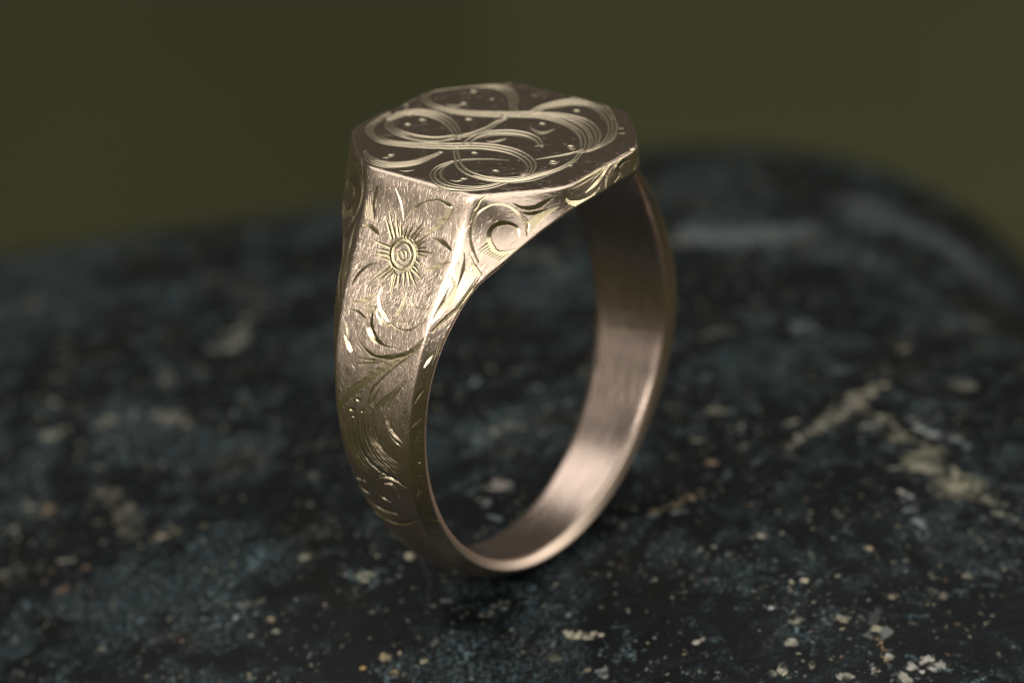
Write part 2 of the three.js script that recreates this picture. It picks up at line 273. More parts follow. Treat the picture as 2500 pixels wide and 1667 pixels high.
  at(130, 1060, 18, 0.4); at(150, 1440, 9, 0.6, [0.22, 0.14, 0.10]); at(655, 1515, 6, 0.9, [0.32, 0.25, 0.16]); at(670, 1540, 6, 0.7); at(940, 1605, 9, 0.9, [0.36, 0.30, 0.18]); at(1030, 1615, 6, 0.9, [0.36, 0.30, 0.18]); at(960, 1645, 7, 0.8, [0.32, 0.26, 0.14]); at(885, 1632, 4, 0.9, [0.4, 0.26, 0.1]);
  at(1735, 1130, 8, 0.9, [0.30, 0.22, 0.14]); at(2120, 1340, 7, 0.9, [0.30, 0.24, 0.16]); at(1860, 1308, 7, 0.9, [0.30, 0.28, 0.22]); at(1963, 1417, 6, 1, [0.4, 0.36, 0.26]); at(1880, 1484, 5, 1, [0.36, 0.36, 0.34]); at(1945, 1515, 9, 0.8, [0.3, 0.28, 0.22]); at(2060, 1510, 9, 0.8, [0.28, 0.25, 0.18]);
  at(2125, 1040, 13, 0.8, [0.24, 0.25, 0.23]); at(1960, 800, 20, 0.75, [0.13, 0.15, 0.15]); at(2110, 500, 26, 0.5, [0.12, 0.13, 0.13]); at(2390, 790, 22, 0.6, [0.16, 0.16, 0.14]); at(2350, 940, 20, 0.7, [0.16, 0.16, 0.12]); at(1750, 1000, 16, 0.4); at(1700, 1075, 9, 0.5);
  vein([[1385, 1550], [1420, 1553], [1455, 1545]], [5, 7, 6], [0.40, 0.36, 0.26], 0.95); at(1700, 1568, 6, 0.9, [0.38, 0.36, 0.30]); at(1350, 1605, 11, 0.4, [0.16, 0.16, 0.10]); at(1930, 1570, 10, 0.8, [0.32, 0.30, 0.24]); at(2145, 1545, 18, 0.6, [0.18, 0.19, 0.17]); at(2140, 1535, 7, 0.8, [0.3, 0.28, 0.2]);
  vein([[2145, 1560], [2158, 1590], [2165, 1620]], [4, 3, 3], [0.26, 0.18, 0.08], 0.8); vein([[2165, 1620], [2180, 1650]], [15, 16], [0.45, 0.42, 0.34], 0.9); vein([[2240, 1625], [2275, 1620], [2305, 1630]], [10, 11, 8], [0.40, 0.38, 0.32], 0.9); vein([[1895, 1650], [1920, 1660]], [10, 10], [0.36, 0.34, 0.26], 0.9); at(2060, 1655, 11, 0.7, [0.36, 0.34, 0.28]);
  at(1470, 1645, 9, 0.6, [0.26, 0.28, 0.26]); at(1470, 1270, 0.1, 0); at(2290, 1450, 12, 0.5, [0.2, 0.18, 0.14]); at(2360, 1405, 8, 0.5); at(2185, 1455, 8, 0.6, [0.28, 0.23, 0.16]);
  const map = byteTexture(N, N, true, (i, c) => { c[0] = R[i]; c[1] = G[i]; c[2] = B[i]; });
  const rough = byteTexture(N, N, false, (i, c) => { c[0] = c[1] = c[2] = clamp(0.52 + 0.9 * (R[i] - 0.03) + 0.16 * (hgt[i] - 0.5)); });
  for (const t of [map, rough]) { t.wrapS = t.wrapT = THREE.MirroredRepeatWrapping; t.flipY = false; }
  const bump = floatTexture(hgt.map((x) => clamp(x * 0.6)), N, N); bump.wrapS = bump.wrapT = THREE.MirroredRepeatWrapping;
  const m = new THREE.MeshPhysicalMaterial({ map, roughnessMap: rough, roughness: 1, bumpMap: bump, bumpScale: 0.00020, specularIntensity: 0.3 });
  const o = addPart('river_stone', g, m, scene);
  o.userData = { label: 'large dark river stone with cream flecks under the gold ring', category: 'stone' };
}

// ---------------------------------------------------------------- the ring
const ring = new THREE.Group();
ring.name = 'signet_ring'; ring.position.set(0, RING_Y * MM, 0); ring.rotation.y = YAW; scene.add(ring);
ring.userData = { label: 'engraved rose gold signet ring standing on the dark stone', category: 'ring' };
const RX = 8.62, RY = 9.5, TOP = 10.045, X1 = 5.44, Z1 = 3.02, X2 = 2.726, Z2 = 5.88;
const D2R = Math.PI / 180, angAt = (x) => Math.PI - Math.atan((x / TOP) * (RY / RX)), PA = angAt(X1), PC = angAt(X2);
const deg = (...a) => a.map((x) => x * D2R);
const wOf = spline(deg(0, 45, 90, 105, 120, 130, 140, 150, 160, 180), [1.55, 1.77, 2.45, 2.8, 3.4, 3.9, 4.86, 5.65, 6.05, 6.1]);
const wFarLeft = spline(deg(0, 45, 90, 105, 120, 130, 140, 150, 160, 180), [1.55, 1.77, 2.45, 2.75, 3.2, 3.55, 4.45, 5.3, 6.0, 6.1]);
const wNearRight = spline(deg(0, 45, 90, 110, 130, 140, 150, 157, 163, 180), [1.55, 1.77, 2.25, 2.18, 2.5, 3.1, 4.3, 5.2, 5.75, 6.05]);
const fOf = spline([...deg(0, 20, 40, 60, 80, 100, 115, 130, 140), PA], [0.85, 0.95, 1.1, 1.37, 1.85, 2.2, 2.4, 2.6, 2.8, Z1]);
const eOf = spline([...deg(0, 20, 40, 60, 80, 100, 115, 130, 140), PA], [0.92, 0.92, 0.88, 0.95, 1.02, 0.92, 0.80, 0.74, 1.25, 2.145]);
const rimOf = spline(deg(0, 60, 115, 135, 150, 180), [0.5, 0.45, 0.42, 0.25, 0.18, 0.15]);
const NIN = 28, NRIM = 8, NSIDE = 48, NTOP = 120, NS = NIN + 2 * NRIM + 2 * NSIDE + NTOP;
const J_RIM = NIN, J_SIDE = NIN + NRIM, J_TOP = J_SIDE + NSIDE, J_SIDE2 = J_TOP + NTOP, J_RIM2 = J_SIDE2 + NSIDE;
const angles = [];
{
  const half = [];
  for (let i = 0; i < 420; i++) half.push(PA * i / 420);
  for (let i = 0; i < 80; i++) half.push(lerp(PA, PC, i / 80));
  for (let i = 0; i < 140; i++) half.push(lerp(PC, Math.PI, i / 140));
  for (const a of half) angles.push(a);                                  // bottom, up the far (+x) side, to the top
  angles.push(Math.PI);
  for (let i = half.length - 1; i > 0; i--) angles.push(2 * Math.PI - half[i]); // down the near (-x) side
}
const NT = angles.length, I_PA = 420, I_PC = 500, I_TOP = 640;
let grid = new Float32Array(NT * NS * 3);
for (let i = 0; i < NT; i++) {
  const psi = angles[i], a = psi <= Math.PI ? psi : 2 * Math.PI - psi, sx = psi <= Math.PI ? 1 : -1;
  const ex = RX * Math.sin(a), ey = -RY * Math.cos(a), el = Math.hypot(ex, ey), ox = ex / el, oy = ey / el;
  const iy = -Math.log(Math.exp(-ey / 0.35) + Math.exp(-8.95 / 0.35)) * 0.35;
  const wn = sx > 0 ? wNearRight(a) : wOf(a), wf = sx > 0 ? wOf(a) : wFarLeft(a), rim = rimOf(a), ch = 0.45 * rim, rx = ex + ox * rim, ry = iy + oy * rim;
  let tx, ty, f;
  if (a < PA) { const e = eOf(a) * (sx > 0 ? 1 - 0.26 * sstep(8 * D2R, 45 * D2R, a) * (1 - sstep(128 * D2R, PA, a)) : 1); tx = ex + ox * e; ty = ey + oy * e; f = fOf(a); }
  else { tx = ex * TOP / ey; ty = TOP; f = -0.26 * Math.log(Math.exp(-lerp(Z2, Z1, (tx - X2) / (X1 - X2)) / 0.26) + Math.exp(-(Z2 + 0.08) / 0.26)); }
  const fn = sx > 0 ? f * (1 - 0.2 * sstep(80 * D2R, 120 * D2R, a) * (1 - sstep(138 * D2R, PA, a))) : f;
  const dome = 0.16 * sstep(115 * D2R, 70 * D2R, a) * (f / 1.6);
  const put = (j, x, y, z) => { const k = (i * NS + (j % NS)) * 3; grid[k] = sx * x; grid[k + 1] = y; grid[k + 2] = z; };
  for (let j = 0; j < NIN; j++) put(j, ex, iy, lerp(-wf + ch, wn - ch, j / NIN));
  for (let j = 0; j < NRIM; j++) { const t = j / NRIM; put(J_RIM + j, lerp(ex, rx, t), lerp(iy, ry, t), wn - ch * (1 - t)); }
  for (let j = 0; j < NSIDE; j++) { const t = j / NSIDE; put(J_SIDE + j, lerp(rx, tx, t), lerp(ry, ty, t), lerp(wn, fn, t)); }
  for (let j = 0; j < NTOP; j++) { const t = j / NTOP, z = lerp(fn, -f, t), b = dome * (1 - (2 * t - 1) ** 2); put(J_TOP + j, tx + ox * b, ty + oy * b, z); }
  for (let j = 0; j < NSIDE; j++) { const t = j / NSIDE; put(J_SIDE2 + j, lerp(tx, rx, t), lerp(ty, ry, t), lerp(-f, -wf, t)); }
  for (let j = 0; j < NRIM; j++) { const t = j / NRIM; put(J_RIM2 + j, lerp(rx, ex, t), lerp(ry, iy, t), -wf + ch * t); }
}
for (let k = 0; k < grid.length; k += 3) {             // the head's corners are rubbed round
  const x = grid[k], y = grid[k + 1], z = grid[k + 2], g = Math.pow(Math.pow(Math.abs(x) / 5.75, 2.5) + Math.pow(Math.abs(z) / 6.15, 2.5), 0.4);
  if (y > 7 && g > 1) { const m = 1 - (1 - 1 / g) * 0.3 * sstep(7.2, 9.4, y); grid[k] *= m; grid[k + 2] *= m; }
}
for (let k = 0; k < grid.length; k += 3) if (grid[k] < 0 && grid[k + 2] < 0) grid[k + 2] -= 0.3 * sstep(8.4, 9.8, grid[k + 1]) * sstep(2.5, 4.5, -grid[k + 2]);   // the far corner stands out a little
for (let it = 0; it < 34; it++) {                       // worn edges
  const n = new Float32Array(grid.length);
  for (let i = 0; i < NT; i++) for (let j = 0; j < NS; j++) {
    const m = j < J_SIDE + 3 || j > J_RIM2 - 3 ? 0.03 : 0.2;
    const k = (i * NS + j) * 3, a = (((i + 1) % NT) * NS + j) * 3, b = (((i + NT - 1) % NT) * NS + j) * 3, c = (i * NS + (j + 1) % NS) * 3, d = (i * NS + (j + NS - 1) % NS) * 3;
    for (let q = 0; q < 3; q++) n[k + q] = (1 - 4 * m) * grid[k + q] + m * (grid[a + q] + grid[b + q] + grid[c + q] + grid[d + q]);
  }
  grid = n;
}
const nor = new Float32Array(grid.length);
{
  const A = new V3(), B = new V3(), at = (i, j, v) => { const k = (((i + NT) % NT) * NS + (j + NS) % NS) * 3; return v.set(grid[k], grid[k + 1], grid[k + 2]); }, q = new V3();
  for (let i = 0; i < NT; i++) for (let j = 0; j < NS; j++) {
    at(i + 1, j, A).sub(at(i - 1, j, q)); at(i, j + 1, B).sub(at(i, j - 1, q)); A.cross(B).normalize();
    const k = (i * NS + j) * 3; nor[k] = A.x; nor[k + 1] = A.y; nor[k + 2] = A.z;
  }
  const k = (I_TOP * NS + J_TOP + NTOP / 2) * 3; if (nor[k + 1] < 0) for (let i = 0; i < nor.length; i++) nor[i] = -nor[i];
}
const ringPoint = (i, j) => { const k = (((i + NT) % NT) * NS + (j + NS) % NS) * 3; return k; };
function strip(i0, i1, j0, j1, uvOf) {                 // piece of the ring's skin as a geometry
  const ni = i1 - i0 + 1, nj = j1 - j0 + 1, pos = new Float32Array(ni * nj * 3), n = new Float32Array(ni * nj * 3), uv = new Float32Array(ni * nj * 2), idx = [];
  for (let i = 0; i < ni; i++) for (let j = 0; j < nj; j++) {
    const k = ringPoint(i0 + i, j0 + j), o = i * nj + j;
    for (let q = 0; q < 3; q++) { pos[o * 3 + q] = grid[k + q] * MM; n[o * 3 + q] = nor[k + q]; }
    const t = uvOf(i / (ni - 1), j / (nj - 1)); uv[o * 2] = t[0]; uv[o * 2 + 1] = t[1];
  }
  const A = new V3(), B = new V3(), C = new V3(), N = new V3(), P = (o, v) => v.fromArray(pos, o * 3), m = Math.floor(ni / 2) * nj + Math.floor(nj / 2);
  P(m, A); P(m + nj, B).sub(A); P(m + 1, C).sub(A); N.fromArray(n, m * 3); const flip = B.cross(C).dot(N) < 0;
  for (let i = 0; i < ni - 1; i++) for (let j = 0; j < nj - 1; j++) { const a = i * nj + j, b = a + nj, c = a + 1, d = b + 1; if (flip) idx.push(a, c, b, b, c, d); else idx.push(a, b, c, c, b, d); }
  const g = new THREE.BufferGeometry();
  g.setAttribute('position', new THREE.BufferAttribute(pos, 3)); g.setAttribute('normal', new THREE.BufferAttribute(n, 3)); g.setAttribute('uv', new THREE.BufferAttribute(uv, 2)); g.setIndex(idx);
  return g;
}
const cy = Math.cos(YAW), sy = Math.sin(YAW);
const worldAt = (i, j) => { const k = ringPoint(i, j), x = grid[k], z = grid[k + 2]; return [x * cy + z * sy, grid[k + 1], -x * sy + z * cy]; };
const I_LOW = 36;                                      // slices from the bottom where the plain shank ends
// places on the near (-x) half: slice NT - i mirrors slice i
const Z1f = (p) => p.map(([x, y]) => [780 + x * 0.35714, 160 + y * 0.35714]);
const Z2f = (p) => p.map(([x, y]) => [780 + x * 0.31881, 400 + y * 0.31881]);
const Z3f = (p) => p.map(([x, y]) => [780 + x * 0.42735, 750 + y * 0.42735]);
const Z4f = (p) => p.map(([x, y]) => [820 + x * 0.28056, 880 + y * 0.28056]);
const Z5f = (p) => p.map(([x, y]) => [1200 + x * 0.22965, 180 + y * 0.22965]);
const hatch = (patch, f, a0, a1, b0, b1, n, o) => { for (let k = 0; k < n; k++) { const t = k / (n - 1); patch.stroke(f([[lerp(a0[0], b0[0], t), lerp(a0[1], b0[1], t)], [lerp(a1[0], b1[0], t), lerp(a1[1], b1[1], t)]]), o); } };
const ROSE = [0.69, 0.55, 0.43];

// --- the flat face with its monogram
const face = new Patch((i, j) => worldAt(I_PA + Math.round(j * (NT - 2 * I_PA) / 219), J_TOP + i), NTOP + 1, 220, 1280, 1280);
{
  face.scratches(1200, 1.0, 0.035, 0.006, 0.3, 1.2); face.scratches(900, 0.4, 0.04, 0.009);
  const L = (p, w, n = 4, d = 0.045) => face.stroke(Z1f(p), { w: w.map((x) => x * 1.2), d, kind: 'liner', n: Math.max(...w) > 0.52 ? 3 : 2 });
  const V = (p, w, d = 0.04, kind = 'v', side = 1) => face.stroke(Z1f(p), { w, d, kind, side });
  // second letter: crown loop, long spine, double bowl on the right, sweep back along the front edge
  L([[1338, 315], [1328, 225], [1270, 165], [1150, 135], [1000, 125], [850, 145], [740, 188], [722, 225], [765, 270], [860, 302], [1000, 325], [1200, 335], [1350, 335]], [0.30, 0.48, 0.40, 0.32, 0.36, 0.5, 0.55], 3);
  L([[1280, 335], [1450, 338], [1570, 352], [1690, 390], [1775, 440], [1815, 500], [1815, 555], [1790, 590]], [0.55, 0.62, 0.6, 0.5, 0.35], 4);
  L([[1440, 330], [1580, 335], [1710, 355], [1815, 392], [1875, 445], [1890, 510], [1860, 570]], [0.3, 0.5, 0.6, 0.5, 0.2], 4);
  L([[1800, 575], [1740, 650], [1640, 708], [1500, 752], [1350, 785], [1200, 785], [1080, 760], [990, 720], [945, 665], [932, 600], [940, 565]], [0.16, 0.3, 0.42, 0.5, 0.5, 0.36, 0.25], 3);
  L([[1455, 322], [1550, 278], [1700, 248], [1830, 252], [1930, 292], [1985, 352], [2005, 420], [1985, 490], [1925, 545], [1845, 582], [1765, 595]], [0.35, 0.55, 0.5, 0.5, 0.4, 0.3, 0.2], 3);
  V([[2035, 400], [2030, 460], [1990, 520], [1920, 560], [1830, 585]], [0.06, 0.1, 0.14, 0.06]);
  V([[1790, 583], [1700, 608], [1600, 625], [1475, 642]], [0.22, 0.3, 0.2, 0.05], 0.05);
  // first letter: left loop, spine, lower bowl
  L([[478, 365], [550, 335], [650, 320], [760, 332], [860, 372], [920, 432], [950, 495]], [0.35, 0.6, 0.62, 0.5, 0.35], 4);
  L([[478, 372], [478, 415], [525, 452], [600, 480], [700, 500], [800, 506], [910, 492]], [0.3, 0.42, 0.55, 0.62, 0.5], 5, 0.055);
  L([[955, 486], [1060, 465], [1150, 430], [1210, 392], [1265, 366]], [0.3, 0.42, 0.36, 0.25], 3, 0.055);
  L([[470, 330], [425, 355], [360, 402], [340, 450], [370, 490], [440, 525], [560, 540], [700, 547], [900, 552], [1050, 550], [1200, 562], [1330, 592], [1420, 640], [1452, 690], [1430, 735], [1385, 752]], [0.25, 0.35, 0.3, 0.4, 0.6, 0.68, 0.65, 0.6, 0.5, 0.25], 5);
  L([[1010, 528], [1060, 492], [1150, 462], [1280, 455], [1400, 470], [1480, 502], [1520, 552]], [0.45, 0.4, 0.5, 0.45, 0.2], 3);
  L([[308, 592], [340, 640], [400, 670], [480, 686], [580, 682], [680, 662], [770, 622], [828, 596]], [0.15, 0.35, 0.52, 0.55, 0.5, 0.35, 0.2], 5, 0.055);
  V([[1295, 648], [1150, 640], [1000, 646], [900, 662]], [0.04, 0.2, 0.28, 0.25], 0.035);
  L([[905, 660], [820, 692], [775, 732], [776, 772], [822, 812], [900, 836], [1020, 848], [1150, 836], [1270, 802], [1390, 765]], [0.25, 0.3, 0.26, 0.3, 0.36, 0.36, 0.3, 0.2], 3);
  V([[900, 668], [835, 712], [832, 762], [882, 802], [980, 824], [1100, 826], [1250, 797], [1390, 760]], [0.12, 0.16, 0.1, 0.12, 0.12, 0.08]);
  V([[1470, 760], [1560, 735], [1680, 690], [1770, 630]], [0.06, 0.12, 0.12, 0.05]);
  // hairlines that run beside the broad strokes
  for (const p of [[[1000, 742], [1110, 778], [1250, 802], [1400, 796], [1560, 752], [1700, 690], [1795, 605]], [[960, 700], [1060, 742], [1200, 765], [1350, 762], [1480, 735], [1600, 700]], [[800, 720], [795, 765], [850, 808], [960, 836], [1100, 838], [1230, 812]], [[1840, 268], [1945, 312], [2030, 390], [2022, 470], [1950, 545]], [[1560, 300], [1700, 272], [1820, 276], [1905, 318], [1952, 380]],
    [[700, 140], [850, 122], [1010, 104], [1160, 112]], [[400, 470], [480, 512], [620, 528], [800, 534]], [[560, 352], [660, 338], [760, 352], [840, 392]], [[1080, 500], [1180, 478], [1290, 474], [1390, 488]], [[1230, 580], [1340, 615], [1405, 660], [1420, 705]], [[350, 612], [420, 650], [520, 662], [640, 650], [740, 612]], [[1000, 312], [1150, 320], [1300, 318]], [[1620, 378], [1720, 415], [1775, 470], [1780, 540]]]) V(p, [0.02, 0.09, 0.09, 0.02], 0.04);
  // strokes whose floor is cut on a slant and flashes
  const F = (p, w, side) => face.stroke(Z1f(p), { w, d: 0.09, kind: 'wedge', side });
  F([[560, 470], [640, 492], [740, 504], [840, 504], [908, 492]], [0.1, 0.4, 0.5, 0.45, 0.2], 1); F([[965, 484], [1060, 465], [1150, 430], [1235, 380]], [0.15, 0.3, 0.3, 0.1], 1);
  F([[345, 645], [420, 676], [500, 686], [600, 680], [700, 655], [800, 608]], [0.1, 0.3, 0.42, 0.4, 0.3, 0.1], -1); F([[1050, 752], [1200, 785], [1350, 784], [1500, 750], [1620, 712]], [0.08, 0.2, 0.26, 0.2, 0.08], -1);
  // flecks and leaf nicks between the letters
  for (const [x, y, r] of [[1055, 180, 0.13], [985, 262, 0.12], [592, 272, 0.1], [603, 405, 0.14], [705, 376, 0.16], [1020, 372, 0.16], [1760, 312, 0.15], [1525, 400, 0.14], [1718, 556, 0.15], [1060, 600, 0.14], [490, 618, 0.15], [1598, 660, 0.15], [1710, 686, 0.14], [1205, 724, 0.16], [985, 778, 0.13], [1265, 366, 0.13], [828, 597, 0.11], [1288, 125, 0.16], [750, 182, 0.14], [1745, 222, 0.15], [1180, 232, 0.08], [1260, 575, 0.05]]) { const p = Z1f([[x, y]])[0]; face.dot(p[0], p[1], r, 0.06); }
  V([[870, 268], [930, 280], [985, 264]], [0.1, 0.34, 0.15], 0.05, 'wedge', -1); V([[1445, 430], [1520, 462], [1608, 434]], [0.08, 0.36, 0.06], 0.06, 'wedge', -1);
  V([[1145, 520], [1200, 520], [1270, 503]], [0.06, 0.26, 0.1], 0.05, 'wedge', -1); V([[430, 632], [470, 628], [505, 605]], [0.05, 0.22, 0.08], 0.05, 'wedge', -1); V([[545, 718], [590, 724], [645, 715]], [0.05, 0.16, 0.05], 0.03);
  V([[895, 785], [945, 792], [1010, 772]], [0.05, 0.16, 0.08], 0.04); V([[1700, 560], [1730, 575], [1750, 566]], [0.05, 0.18, 0.05], 0.04); V([[1570, 668], [1610, 672], [1640, 655]], [0.04, 0.16, 0.04], 0.04); V([[1475, 552], [1530, 545]], [0.06, 0.08], 0.03);
  V([[2040, 430], [2075, 430]], [0.05, 0.08], 0.02); V([[2050, 465], [2085, 463]], [0.05, 0.08], 0.02); V([[1930, 240], [1985, 290]], [0.08, 0.12], 0.04);
  for (let k = 0; k < 26; k++) { const y = lerp(800, 870, rnd()), x = lerp(560, 1500, rnd()), p = [[x, y - 60 * Math.abs(x - 1100) / 600], [x + 60 + 100 * rnd(), y - 60 * Math.abs(x - 1000) / 600 + 8 * rnd()]]; face.stroke(Z1f(p), { w: [0.01, 0.03, 0.01], d: 0.006, cut: 0.2 }); }
  face.wear(0.6);
}

// --- the shoulder with the flower
const NSH = I_PA - I_LOW;
const shoulder = new Patch((i, j) => worldAt(NT - I_PA + Math.round(j * NSH / 299), J_TOP + i), NTOP + 1, 300, 896, 2048);
{
  const S = (p, w, d = 0.035, kind = 'v', side = 1, n = 4) => shoulder.stroke(Z2f(p), { w, d, kind, side, n });
  shoulder.scratches(6000, 0.30, 0.045, 0.0065, 1.2, 1.5); shoulder.scratches(2000, 0.7, 0.035, 0.006); shoulder.scratches(700, 0.15, 0.07, 0.007);
  const c = [636, 697];
  // petals: hollow strokes that fade into the metal
  const petals = [[[665, 415], [720, 350], [800, 300], [900, 280], [995, 315]], [[1000, 335], [960, 420], [880, 490], [785, 550]], [[580, 185], [625, 290], [645, 430]], [[440, 182], [418, 300], [420, 445]], [[345, 482], [390, 482], [462, 545]], [[860, 570], [930, 592], [1003, 662]], [[1000, 752], [960, 762], [870, 800], [800, 802]], [[248, 925], [290, 850], [360, 785], [445, 757]], [[250, 1050], [330, 1052], [450, 985]], [[478, 940], [452, 1020], [462, 1100], [515, 1205]], [[672, 970], [640, 1070], [592, 1160], [548, 1192]], [[690, 1030], [720, 1080], [760, 1110], [840, 1110]]];
  const pw = [[0.05, 0.14, 0.1, 0.12, 0.16], [0.34, 0.30, 0.2, 0.04], [0.03, 0.12, 0.03], [0.2, 0.25, 0.05], [0.22, 0.26, 0.05], [0.05, 0.22, 0.16], [0.05, 0.2, 0.22, 0.06], [0.05, 0.16, 0.14, 0.05], [0.06, 0.28, 0.06], [0.05, 0.16, 0.22, 0.30], [0.04, 0.22, 0.22, 0.04], [0.05, 0.14, 0.05, 0.04]];
  const pd = [0.03, 0.07, 0.03, 0.03, 0.05, 0.05, 0.05, 0.05, 0.05, 0.06, 0.06, 0.02], ps = [-1, 1, 1, -1, -1, -1, 1, 1, -1, 1, 1, 1];
  petals.forEach((p, k) => S(p, pw[k], pd[k], 'wedge', ps[k]));
  // rays
  for (const [x, y, X, Y] of [[500, 400, 552, 565], [530, 360, 577, 555], [580, 375, 605, 552], [620, 440, 622, 550], [682, 455, 645, 550], [735, 430, 668, 556], [800, 435, 695, 565], [790, 490, 715, 585], [822, 548, 730, 608], [828, 578, 740, 632], [832, 640, 748, 652], [872, 686, 752, 675], [822, 712, 752, 700], [772, 772, 738, 745], [395, 570, 540, 642], [412, 640, 532, 668], [420, 682, 528, 700], [440, 722, 530, 730], [368, 908, 530, 790], [430, 895, 550, 806], [480, 905, 566, 822], [550, 1005, 588, 848], [600, 972, 612, 852], [645, 952, 650, 846], [692, 932, 675, 838], [748, 968, 690, 828], [790, 895, 706, 806], [760, 830, 722, 780], [540, 1000, 575, 840]]) S([[x, y], [lerp(x, X, 0.5), lerp(y, Y, 0.5)], [X, Y]], [0.02, 0.12, 0.18], 0.08);
  // raised seed head with a milled rim
  const oval = (rx, ry, n = 17, o = 0) => Array.from({ length: n }, (_, k) => { const a = k / (n - 1) * 2 * Math.PI + o; return [c[0] + rx * Math.cos(a), c[1] + ry * Math.sin(a)]; });
  S(oval(104, 126), [0.13], 0.05); S(oval(86, 106), [0.12], 0.02, 'ridge');
  S(oval(66, 84), [0.10], 0.04);
  S(oval(34, 42, 11), [0.10], 0.05); S([[610, 650], [640, 690], [640, 730]], [0.04, 0.12, 0.05], 0.05); S([[650, 660], [668, 700], [650, 740]], [0.04, 0.1, 0.05], 0.05); S([[596, 700], [620, 720]], [0.08, 0.05], 0.05);
  for (let k = 0; k < 22; k++) { const a = k / 22 * 6.283, p = Z2f([[c[0] + 100 * Math.cos(a), c[1] + 122 * Math.sin(a)]])[0]; shoulder.dot(p[0], p[1], 0.05, 0.05); }
  // shading lines
  hatch(shoulder, Z2f, [440, 190], [408, 445], [362, 270], [352, 420], 6, { w: [0.02, 0.05, 0.02], d: 0.022 });
  hatch(shoulder, Z2f, [352, 1060], [330, 1130], [458, 1010], [385, 1215], 8, { w: [0.02, 0.06, 0.03], d: 0.028 });
  hatch(shoulder, Z2f, [600, 1190], [590, 1225], [705, 1160], [665, 1250], 8, { w: [0.02, 0.045, 0.02], d: 0.02 });
  // leaves under the flower
  S([[540, 1220], [600, 1262], [680, 1270], [775, 1228]], [0.04, 0.12, 0.04], 0.03); S([[228, 1110], [300, 1130], [365, 1205]], [0.05, 0.16, 0.05], 0.04, 'wedge', -1);
  S([[445, 1098], [440, 1150], [480, 1210], [530, 1238]], [0.05, 0.12, 0.26, 0.2], 0.06, 'wedge', 1); S([[410, 1130], [398, 1230], [428, 1330], [500, 1388], [585, 1402]], [0.05, 0.2, 0.22, 0.12, 0.03], 0.06, 'wedge', -1);
  S([[378, 1255], [398, 1320], [440, 1372]], [0.24, 0.30, 0.06], 0.08, 'wedge', 1); S([[200, 1200], [210, 1250], [215, 1305]], [0.04, 0.16, 0.05], 0.06, 'wedge', 1); S([[190, 1310], [212, 1370], [242, 1435]], [0.08, 0.26, 0.22], 0.08, 'wedge', 1);
  S([[300, 1350], [340, 1410], [430, 1468], [560, 1480], [690, 1436], [822, 1330]], [0.05, 0.14, 0.2, 0.26, 0.24, 0.06], 0.07, 'wedge', -1);
  S([[270, 1480], [400, 1500], [540, 1500]], [0.04, 0.12, 0.04], 0.035); S([[270, 1525], [400, 1530], [520, 1515]], [0.04, 0.1, 0.04], 0.03);
  const T = (p, w, d = 0.04, kind = 'v', side = 1, n = 4) => shoulder.stroke(Z3f(p), { w, d, kind, side, n });
  T([[104, 605], [135, 540], [205, 468], [330, 375], [480, 275], [605, 188]], [0.25, 0.42, 0.45, 0.40, 0.2, 0.08], 0.045, 'wedge', -1);
  T([[330, 430], [420, 340], [520, 260], [600, 200]], [0.06, 0.12, 0.1, 0.04]); T([[300, 480], [370, 390], [470, 310], [580, 225]], [0.05, 0.12, 0.1, 0.03]); T([[270, 560], [300, 470], [370, 400]], [0.05, 0.14, 0.05]);
  T([[150, 480], [230, 430], [320, 385]], [0.05, 0.14, 0.05], 0.04);
  const U = (p, w, d = 0.045, kind = 'v', side = 1, n = 4) => { const low = p[0][1] + p[p.length - 1][1] > 1700 ? 1 : 0; shoulder.stroke(Z4f(p), { w: w.map((x) => x * (1.25 + 0.35 * low)), d: d * (1 + 1.2 * low), kind, side, n, cut: 0.45, cap: 0.6 + 0.5 * low }); };
  // flowing fronds down the shank
  const between = (A, B, n, o) => { for (let k = 0; k < n; k++) { const t = k / (n - 1); shoulder.stroke(Z4f(A.map((p, i) => [lerp(p[0], B[i][0], t), lerp(p[1], B[i][1], t)])), o); } };
  between([[170, 470], [178, 620], [230, 790], [340, 930], [560, 1075]], [[330, 430], [330, 580], [380, 720], [460, 830], [590, 930]], 8, { w: [0.03, 0.09, 0.12, 0.09, 0.03], d: 0.03, cut: 0.35 });
  between([[190, 1090], [300, 1225], [420, 1300], [540, 1340]], [[250, 1225], [350, 1315], [470, 1385], [640, 1412]], 4, { w: [0.03, 0.1, 0.12, 0.04], d: 0.05, cap: 0.9, cut: 0.4 });
  between([[120, 560], [125, 700], [170, 850], [270, 980]], [[150, 500], [155, 640], [195, 780], [290, 920]], 3, { w: [0.03, 0.12, 0.12, 0.03], d: 0.035 });
  between([[440, 300], [330, 420], [300, 520]], [[620, 150], [500, 330], [440, 430]], 6, { w: [0.02, 0.08, 0.02], d: 0.025 });
  U([[190, 480], [190, 600], [215, 720], [270, 830], [350, 920], [440, 985], [540, 1040], [615, 1105]], [0.06, 0.14, 0.2, 0.24, 0.26, 0.2, 0.06], 0.07, 'wedge', -1);
  U([[240, 460], [245, 600], [270, 700], [330, 820], [410, 910], [470, 950]], [0.05, 0.14, 0.18, 0.16, 0.05], 0.05); U([[270, 470], [285, 620], [330, 730], [400, 820], [470, 890]], [0.05, 0.12, 0.14, 0.05]);
  U([[300, 600], [320, 680], [360, 740], [430, 810]], [0.12, 0.26, 0.26, 0.08], 0.08, 'wedge', 1); U([[225, 480], [222, 600], [248, 730], [300, 840], [370, 910]], [0.04, 0.1, 0.12, 0.04]);
  U([[420, 420], [440, 520], [480, 610], [575, 715]], [0.05, 0.18, 0.18, 0.04], 0.06, 'wedge', 1); U([[400, 400], [420, 480]], [0.1, 0.04], 0.04); U([[440, 580], [500, 680], [575, 750]], [0.03, 0.1, 0.03]);
